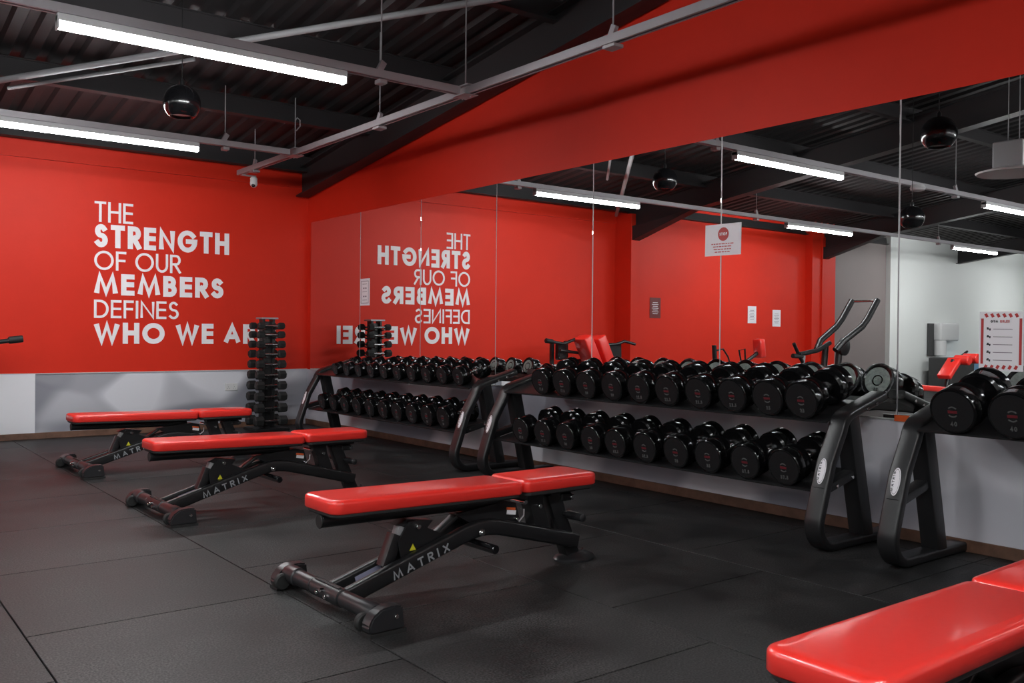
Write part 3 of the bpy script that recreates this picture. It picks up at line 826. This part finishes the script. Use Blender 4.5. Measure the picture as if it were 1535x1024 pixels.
def make_rack(ya, yb, label, lower=True):
    t = thing('dumbbell_rack', label, 'rack', (0, (ya + yb) / 2, 0), group='dumbbell racks along the mirror')
    h = (yb - ya) / 2
    make_end_frame(t, -h, 1); make_end_frame(t, h, -1)
    tray(t, TOPC, TOPT, 2 * h - 0.09, -h + 0.045, 'upper_tray', 0.185, 0.172)
    if lower:
        tray(t, BOTC, BOTT, 2 * h - 0.07, -h + 0.035, 'lower_tray', 0.185, 0.183)
    else:
        MB().box((-0.26, 0, 0.705), (0.04, 2 * h - 0.06, 0.04), bev=0.004).build('rear_brace', 'black', t, smooth=0)
    return t
make_rack(6.11, 9.06, 'black two-tier dumbbell rack, farthest along the mirror, full of small dumbbells')
make_rack(2.775, 5.72, 'black two-tier dumbbell rack in the middle of the mirror wall')
make_rack(-0.56, 2.365, 'nearest black dumbbell rack, cut off at the right edge, upper tier only', lower=False)

# ------------------------------------------------------------------ dumbbells
dbcache = {}
def make_dumbbell(D, L, num):
    r = D / 2
    t = empty('dumbbell')
    hl = L * 0.335
    hm = None
    MB().cyl((-L / 2 + hl - 0.01, 0, r), (L / 2 - hl + 0.01, 0, r), 0.0155, 16).build('handle', 'chrome', t)
    for s in (-1, 1):
        o0 = s * L / 2
        pr = [(0.004, 0.002), (0.002, r - 0.018), (0.0, r - 0.015), (0.0, r - 0.004), (0.004, r), (hl * .45, r), (hl * .45 + .003, r - .002), (hl * .45 + .006, r), (hl - 0.012, r), (hl, r - 0.012), (hl, 0.03)]
        h = MB().lathe(pr, (o0, 0, r), (-s, 0, 0), 36).build('head', 'urethane', t)
        MB().lathe([(0, .030), (.004, .034), (.012, .034), (.014, .026)], (o0 - s * hl, 0, r), (-s, 0, 0), 18).build('collar', 'chrome', t)
        if s < 0: MB().lathe([(0, r - .012), (.0012, r - .0125)], (o0 - s * .0010 - s * 0.0 + s * 0.0, 0, r), (s, 0, 0), 32).build('face_disc', 'face', h)
        xx = o0 + s * 0.0002
        es = 0.92 * r / .11
        rv = Vector((0, s, 0))
        if s < 0:
            # emblem: red bar between two grey arcs, weight number below
            for a0, a1 in ((40, 140), (220, 320)):
                m = MB()
                ribbon(m.bm, [(es * 0.026 * math.cos(R(a)), es * 0.026 * math.sin(R(a))) for a in range(a0, a1 + 1, 12)], .0065, 0, lambda p: Vector((xx, -p.x, r - 0.002 + p.y)), Vector((-0.0012, 0, 0)))
                m.build('emblem_arc', 'num', h, smooth=0)
            MB().box((xx - 0.0006, 0, r - 0.002), (0.0012, 0.048 * es, 0.015 * es)).build('emblem_bar', 'emblemred', h, smooth=0)
            m = MB(); add_text(m.bm, num, (xx, 0, r - 0.078 * es), (0, -1, 0), (0, 0, 1), .025 * es, .005, gap=.16, th=.0012, align='c'); m.build('number', 'num', h, smooth=0)
        else:
            e = MB().lathe([(0, r - .024), (.003, r - .026), (.003, .036), (.0005, .033), (.0005, .027), (.006, .024), (.006, .002)], (o0 - 0.0045, 0, r), (1, 0, 0), 32).build('rear_disc', 'rear_grey', h)  # rear head face is a greenish grey disc, the front face black
            m = MB(); add_text(m.bm, num, (xx + 0.002, 0, r - 0.068 * r / .11), (0, 1, 0), (0, 0, 1), .020, .004, gap=.16, th=.0012, align='c'); m.build('number', 'num', h, smooth=0)
    return t
def dumbbell(D, L, num):
    k = (round(D, 3), round(L, 3), num)
    if k not in dbcache:
        dbcache[k] = make_dumbbell(D, L, num); return dbcache[k]
    return copy_tree(dbcache[k])
ORD = ['first', 'second', 'third', 'fourth', 'fifth', 'sixth', 'seventh', 'eighth', 'ninth', 'tenth']
def tier(ys, Ds, nums, L, C_, ang, tier_name, rack_name, end):
    for i, y in enumerate(ys):
        o = dumbbell(Ds[i], L, nums[i])
        o.location = (C_[0], y, C_[1] + 0.0008); o.rotation_euler = (0, -ang, 0)
        tag(o, f'black round dumbbell marked {nums[i]}, {ORD[i]} from the {end} end, {tier_name} tier of {rack_name} rack', 'dumbbell', f'dumbbells on the {tier_name} tier of the {rack_name} rack')
lin = lambda a, b, n: [a + (b - a) * i / (n - 1) for i in range(n)]
tier([5.205, 4.962, 4.707, 4.45, 4.20, 3.95, 3.694, 3.436, 3.187, 2.945 + 0.02], lin(.196, .212, 10), ['17.5', '17.5', '20', '20', '22.5', '22.5', '22.5', '22.5', '25', '25'], .355, TOPC, TOPT, 'upper', 'middle', 'far')
tier([5.345, 5.087, 4.838, 4.575, 4.336, 4.069, 3.804, 3.553, 3.281, 3.021], lin(.192, .206, 10), ['27.5', '27.5', '30', '30', '32.5', '32.5', '35', '35', '37.5', '37.5'], .375, BOTC, BOTT, 'lower', 'middle', 'far')
tier(lin(8.60, 6.33, 10), lin(.125, .165, 10), ['5', '5', '7.5', '7.5', '10', '10', '12.5', '12.5', '15', '15'], .30, TOPC, TOPT, 'upper', 'farthest', 'far')
tier(lin(8.74, 6.44, 10), lin(.165, .19, 10), ['10', '10', '12.5', '12.5', '15', '15', '17.5', '17.5', '20', '20'], .32, BOTC, BOTT, 'lower', 'farthest', 'far')
tier([2.125, 1.855, 1.585, 1.315], [.222] * 4, ['40', '40', '42.5', '42.5'], .385, TOPC, TOPT, 'upper', 'nearest', 'far')

# ------------------------------------------------------------------ dumbbell tower in the corner
tw = thing('dumbbell_tower', 'tall narrow black tower rack of small dumbbells standing in the back corner', 'rack', (-0.70, 9.93, 0))
m = MB(); m.prism([(-0.20, -0.20), (0.20, -0.20), (0.20, 0.20), (-0.20, 0.20)], 'z', 0, 0.035); bmesh.ops.bevel(m.bm, geom=list(m.bm.edges), offset=0.01, segments=2, affect='EDGES'); m.build('base', 'black', tw)
for sx in (-1, 1):
    MB().box((sx * 0.060, 0, 0.65), (0.03, 0.11, 1.24), bev=0.004).build('side_plate', 'black', tw, smooth=0)
MB().box((0, 0, 0.64), (0.11, 0.03, 1.2), bev=0.003).build('web_plate', 'black', tw, smooth=0)
MB().box((0, 0, 1.275), (0.20, 0.17, 0.02), bev=0.004).build('top_cap', 'galv', tw, smooth=0)
zs = [0.10, 0.245, 0.375, 0.50, 0.62, 0.74, 0.855, 0.965, 1.075, 1.175]
tdb = {}
for i, z in enumerate(zs):
    D = 0.118 - 0.0042 * i; L = 0.385 - 0.008 * i
    for sy in (-1, 1):
        for sx in (-1, 1):
            MB().box((sx * 0.060, sy * 0.095, z - 0.022), (0.026, 0.10, 0.012), Matrix.Rotation(sy * 0.15, 3, 'X')).build('cradle_arm', 'black', tw, smooth=0)
    for sy in (-1, 1):
        if i not in tdb:
            t = empty('hex_dumbbell')
            hl = 0.105 - 0.003 * i
            MB().cyl((-L / 2 + hl, 0, D / 2), (L / 2 - hl, 0, D / 2), 0.014, 12).build('handle', 'chrome', t)
            for s in (-1, 1):
                r = D / 2
                MB().lathe([(0, r * .72), (0.012, r), (hl - 0.012, r), (hl, r * .75)], (s * L / 2, 0, D / 2), (-s, 0, 0), 6).build('head', 'rubber', t, smooth=20)
            tdb[i] = t
        else:
            t = copy_tree(tdb[i])
        t.location = (-0.70, 9.93 + sy * 0.118, z - D / 2 + 0.014)
        side = 'front' if sy < 0 else 'rear'
        tag(t, f'small black hex dumbbell, {ORD[i]} from the bottom on the {side} of the corner tower', 'dumbbell', 'hex dumbbells on the corner tower')

# ------------------------------------------------------------------ machines that the mirror shows (they stand left of the frame)
def padbox(c, d, rot=None, bev=0.02):
    return MB().box(c, d, rot, bev, 3)
# 1 seated machine with split red backrest, against the back wall
t = thing('seated_machine', 'black seated machine with a split red backrest by the back wall', 'gym machine', (-4.13, 9.62, 0))
m = MB(); m.box((-0.1, 0.25, 0.03), (1.4, 0.08, 0.06), bev=0.01); m.box((-0.2, -0.45, 0.03), (1.3, 0.08, 0.06), bev=0.01); m.box((0.15, -0.1, 0.03), (0.08, 0.8, 0.06), bev=0.01); m.build('base_frame', 'black', t, smooth=0)
for sx, xx in ((-1, 0.66), (1, 0.40)):
    MB().box((xx, 0.2, 0.54), (0.05, 0.06, 0.98), bev=0.008).build('upright', 'black', t, smooth=0)
MB().box((0.56, 0.12, 0.88), (0.16, 0.10, 0.24), bev=.02).build('lever_housing', 'black', t)
MB().box((0.05, 0.17, 0.72), (0.80, 0.06, 0.10), bev=.01).build('cross_beam', 'black', t)
for xx in (0.24, -0.02):
    rot = Matrix.Rotation(R(26), 3, 'Y')
    padbox((xx - 0.02, -0.10, 0.83), (0.16, 0.26, 0.60), Matrix.Rotation(R(28), 3, 'Y') , 0.02).build('backrest_pad', 'vinyl', t)
padbox((0.05, -0.18, 0.48), (0.36, 0.34, 0.07)).build('seat_pad', 'vinyl', t)
MB().box((0.05, -0.1, 0.24), (0.08, 0.08, 0.42), bev=0.008).build('seat_post', 'black', t, smooth=0)
MB().tube([(0.86, 0.05, 1.03), (0.6, 0.02, 0.99), (0.42, 0.0, 1.05), (0.2, -0.02, 1.06), (0.02, -0.03, 1.04), (-0.06, -0.05, 1.0)], 0.022, 10).build('handle_bar', 'black', t)
MB().cyl((0.90, 0.05, 1.035), (0.78, 0.05, 1.02), 0.034, 16, .004).build('grip', 'rubber', t)
MB().tube([(0.05, 0.05, 0.84), (0.45, 0.02, 0.875), (0.66, 0.02, 0.90)], 0.022, 10).build('lever_bar', 'black', t)
m = MB(); m.prism([(-0.62, 0.60), (-0.60, 1.0), (-0.22, 1.0), (-0.30, 0.80), (-0.34, 0.60)], 'y', 0.10, 0.15); m.build('weight_guard', 'black', t, smooth=0)
MB().box((-0.48, 0.12, 0.33), (0.10, 0.08, 0.60), bev=0.008).build('guard_post', 'black', t, smooth=0)
MB().tube([(-0.12, 0.0, 0.98), (-0.4, 0.0, 0.985), (-0.55, -0.02, 1.03), (-0.74, -0.05, 0.985)], 0.022, 10).build('handle_bar', 'black', t)
# 2 small machine with upright pad
t = thing('leg_machine', 'low black machine with an upright red pad, mirrored before the red wall', 'gym machine', (-6.4, 9.0, 0))
m = MB(); m.box((0, 0, 0.03), (1.2, 0.08, 0.06), bev=0.01); m.box((0.5, 0, 0.03), (0.08, 0.6, 0.06), bev=0.01); m.box((-0.5, 0, 0.03), (0.08, 0.6, 0.06), bev=0.01); m.build('base_frame', 'black', t, smooth=0)
MB().tube([(0.62, 0, 0.50), (0.42, 0, 0.68), (0.36, 0, 0.74)], 0.028, 10).build('lever_bar', 'black', t)
MB().cyl((0.40, 0, 0.66), (0.43, 0, 0.98), 0.035, 14, .004).build('roller_post', 'black', t)
MB().tube([(0.38, 0, 0.90), (0.22, 0, 0.92), (0.10, 0, 0.80), (0.06, 0, 0.70)], 0.014, 8).build('handle', 'black', t)
MB().tube([(-0.22, 0, 0.70), (-0.16, 0, 0.90), (-0.30, 0, 0.92), (-0.32, 0, 0.70)], 0.014, 8).build('handle', 'black', t)
MB().tube([(0.0, 0, 0.05), (-0.1, 0, 0.62), (-0.5, 0, 0.80), (-0.62, 0, 0.86)], 0.03, 10).build('pad_arm', 'black', t)
padbox((-0.66, 0, 0.93), (0.14, 0.16, 0.30), Matrix.Rotation(R(8), 3, 'Y'), 0.03).build('upright_pad', 'vinyl', t)
MB().tube([(0.5, 0, 0.05), (0.6, 0, 0.5)], 0.03, 10).build('upright', 'black', t)
padbox((0.1, 0, 0.50), (0.5, 0.3, 0.07)).build('seat_pad', 'vinyl', t)
MB().box((0.1, 0, 0.26), (0.07, 0.07, 0.42), bev=.006).build('seat_post', 'black', t, smooth=0)
# 3 plate loaded lever machine with two long cranked arms
t = thing('lever_machine', 'black lever machine with two long cranked arms, mirrored before the grey wall', 'gym machine', (-7.4, 8.0, 0))
m = MB(); m.box((0, 0.3, 0.03), (1.7, 0.08, 0.06), bev=0.01); m.box((0, -0.3, 0.03), (1.7, 0.08, 0.06), bev=0.01); m.box((0.7, 0, 0.03), (0.08, 0.7, 0.06), bev=0.01); m.build('base_frame', 'black', t, smooth=0)
for sy in (-1, 1):
    MB().tube([(0.05, sy * 0.16, 0.92), (-0.10, sy * 0.20, 1.06), (-0.55, sy * 0.22, 1.28), (-0.70, sy * 0.22, 1.40), (-0.98, sy * 0.22, 1.70)], 0.050, 12).build('lever_arm', 'black', t)
    MB().tube([(-0.02, sy * 0.12, 0.05), (-0.12, sy * 0.12, 0.98)], 0.05, 10).build('upright', 'black', t)
MB().cyl((-0.97, -0.22, 1.69), (-0.97, 0.22, 1.69), 0.018, 12).build('handle', 'chrome', t)
m = MB(); m.lathe([(0, .10), (.02, .14), (.05, .14), (.07, .10)], (-0.14, -0.22, 0.98), (0, 1, 0), 24); m.build('pivot_disc', 'black', t)
MB().tube([(-0.05, 0, 1.03), (0.25, 0, 0.92), (0.72, 0, 0.86)], 0.035, 10).build('lever_bar', 'black', t)
MB().tube([(0.62, 0, 0.72), (0.72, 0, 0.84), (0.86, 0, 1.02)], 0.026, 10).build('foot_bar', 'black', t)
MB().tube([(0.88, 0, 0.84), (0.66, 0, 0.83)], 0.035, 10).build('grip', 'rubber', t)
MB().tube([(0.70, 0, 0.05), (0.62, 0, 0.84)], 0.03, 10).build('upright', 'brace', t)
padbox((0.3, 0, 0.45), (0.45, 0.3, 0.08)).build('seat_pad', 'vinyl', t)
MB().box((0.3, 0, 0.22), (0.08, 0.5, 0.38), bev=.006).build('seat_post', 'black', t, smooth=0)
# 4 bench with red pads by the white wall
t = thing('abdominal_bench', 'adjustable bench with four red roller pads, seen in the mirror before the pale wall', 'bench', (-7.8, 6.6, 0))
m = MB(); m.box((0, 0, 0.03), (1.5, 0.10, 0.06), bev=0.01); m.box((0.7, 0, 0.03), (0.08, 0.6, 0.06), bev=0.01); m.box((-0.7, 0, 0.03), (0.08, 0.6, 0.06), bev=0.01); m.build('base_frame', 'black', t, smooth=0)
padbox((0.30, 0, 0.42), (1.0, 0.28, 0.08), Matrix.Rotation(R(-4), 3, 'Y')).build('back_pad', 'vinyl', t)
MB().box((0.3, 0, 0.29), (0.08, 0.08, 0.32), bev=.008).build('pad_post', 'black', t, smooth=0)
padbox((-0.52, 0.0, 0.68), (0.42, 0.20, 0.08), Matrix.Rotation(R(38), 3, 'Y')).build('seat_pad', 'vinyl', t)
MB().tube([(-0.3, 0, 0.06), (-0.50, 0, 0.60), (-0.62, 0, 0.80)], 0.03, 10).build('pad_post', 'black', t)
for k, (x, z) in enumerate(((-0.72, 0.80), (-0.98, 0.82))):
    MB().cyl((x, -0.20, z), (x, 0.02, z), 0.075, 20, .015).build('roller_pad', 'vinyl', t)
MB().tube([(-0.45, 0.1, 0.62), (-1.25, 0.1, 0.92)], 0.018, 8).build('roller_bar', 'black', t)
# 5 cable machine handles behind the rules sheet
t = thing('tall_machine', 'tall black machine with two curved posts, mirrored beside the rules sheet', 'gym machine', (-9.9, 5.6, 0))
m = MB(); m.box((0, 0, 0.03), (1.3, 0.10, 0.06), bev=0.01); m.box((0.5, 0, 0.03), (0.08, 0.8, 0.06), bev=0.01); m.box((-0.5, 0, 0.03), (0.08, 0.8, 0.06), bev=0.01); m.build('base_frame', 'black', t, smooth=0)
for yy in (-0.18, 0.18):
    MB().tube([(0.5 + yy, yy, 0.05), (0.5 + yy, yy, 1.45), (0.48 + yy, yy, 1.68), (0.38 + yy, yy, 1.82), (0.15 + yy, yy, 1.95)], 0.042, 12).build('curved_post', 'black', t)
MB().box((-0.1, 0, 0.9), (0.4, 0.3, 1.7), bev=.02).build('weight_stack', 'bin', t, smooth=0)
# hygiene station on the pale wall
t = thing('towel_dispenser', 'white and grey paper towel dispenser on a dark panel, mirrored on the pale wall', 'dispenser', (-14.9, 10.08, 0.72))
MB().box((0.45, -0.01, 0.36), (0.34, 0.04, 0.70), bev=.004).build('back_panel', 'bin', t, smooth=0)
MB().box((0.0, -0.09, 0.53), (0.80, 0.20, 0.40), bev=.04, seg=3).build('dispenser_hood', 'white', t)
MB().cyl((0.28, -0.10, 0.02), (0.28, -0.10, 0.34), 0.13, 20, .01).build('paper_roll', 'white', t)
tag(MB().box((-14.5, 9.66, 0.35), (1.0, 0.5, 0.70), bev=.02).build('waste_bin', 'bin', smooth=0), 'dark grey bin box under the towel dispenser, seen in the mirror', 'bin')
tag(MB().box((-15.4, 9.70, 0.35), (0.6, 0.5, 0.68), bev=.02).build('storage_box', 'blue', smooth=0), 'light blue box beside the dark bin, seen in the mirror', 'box')
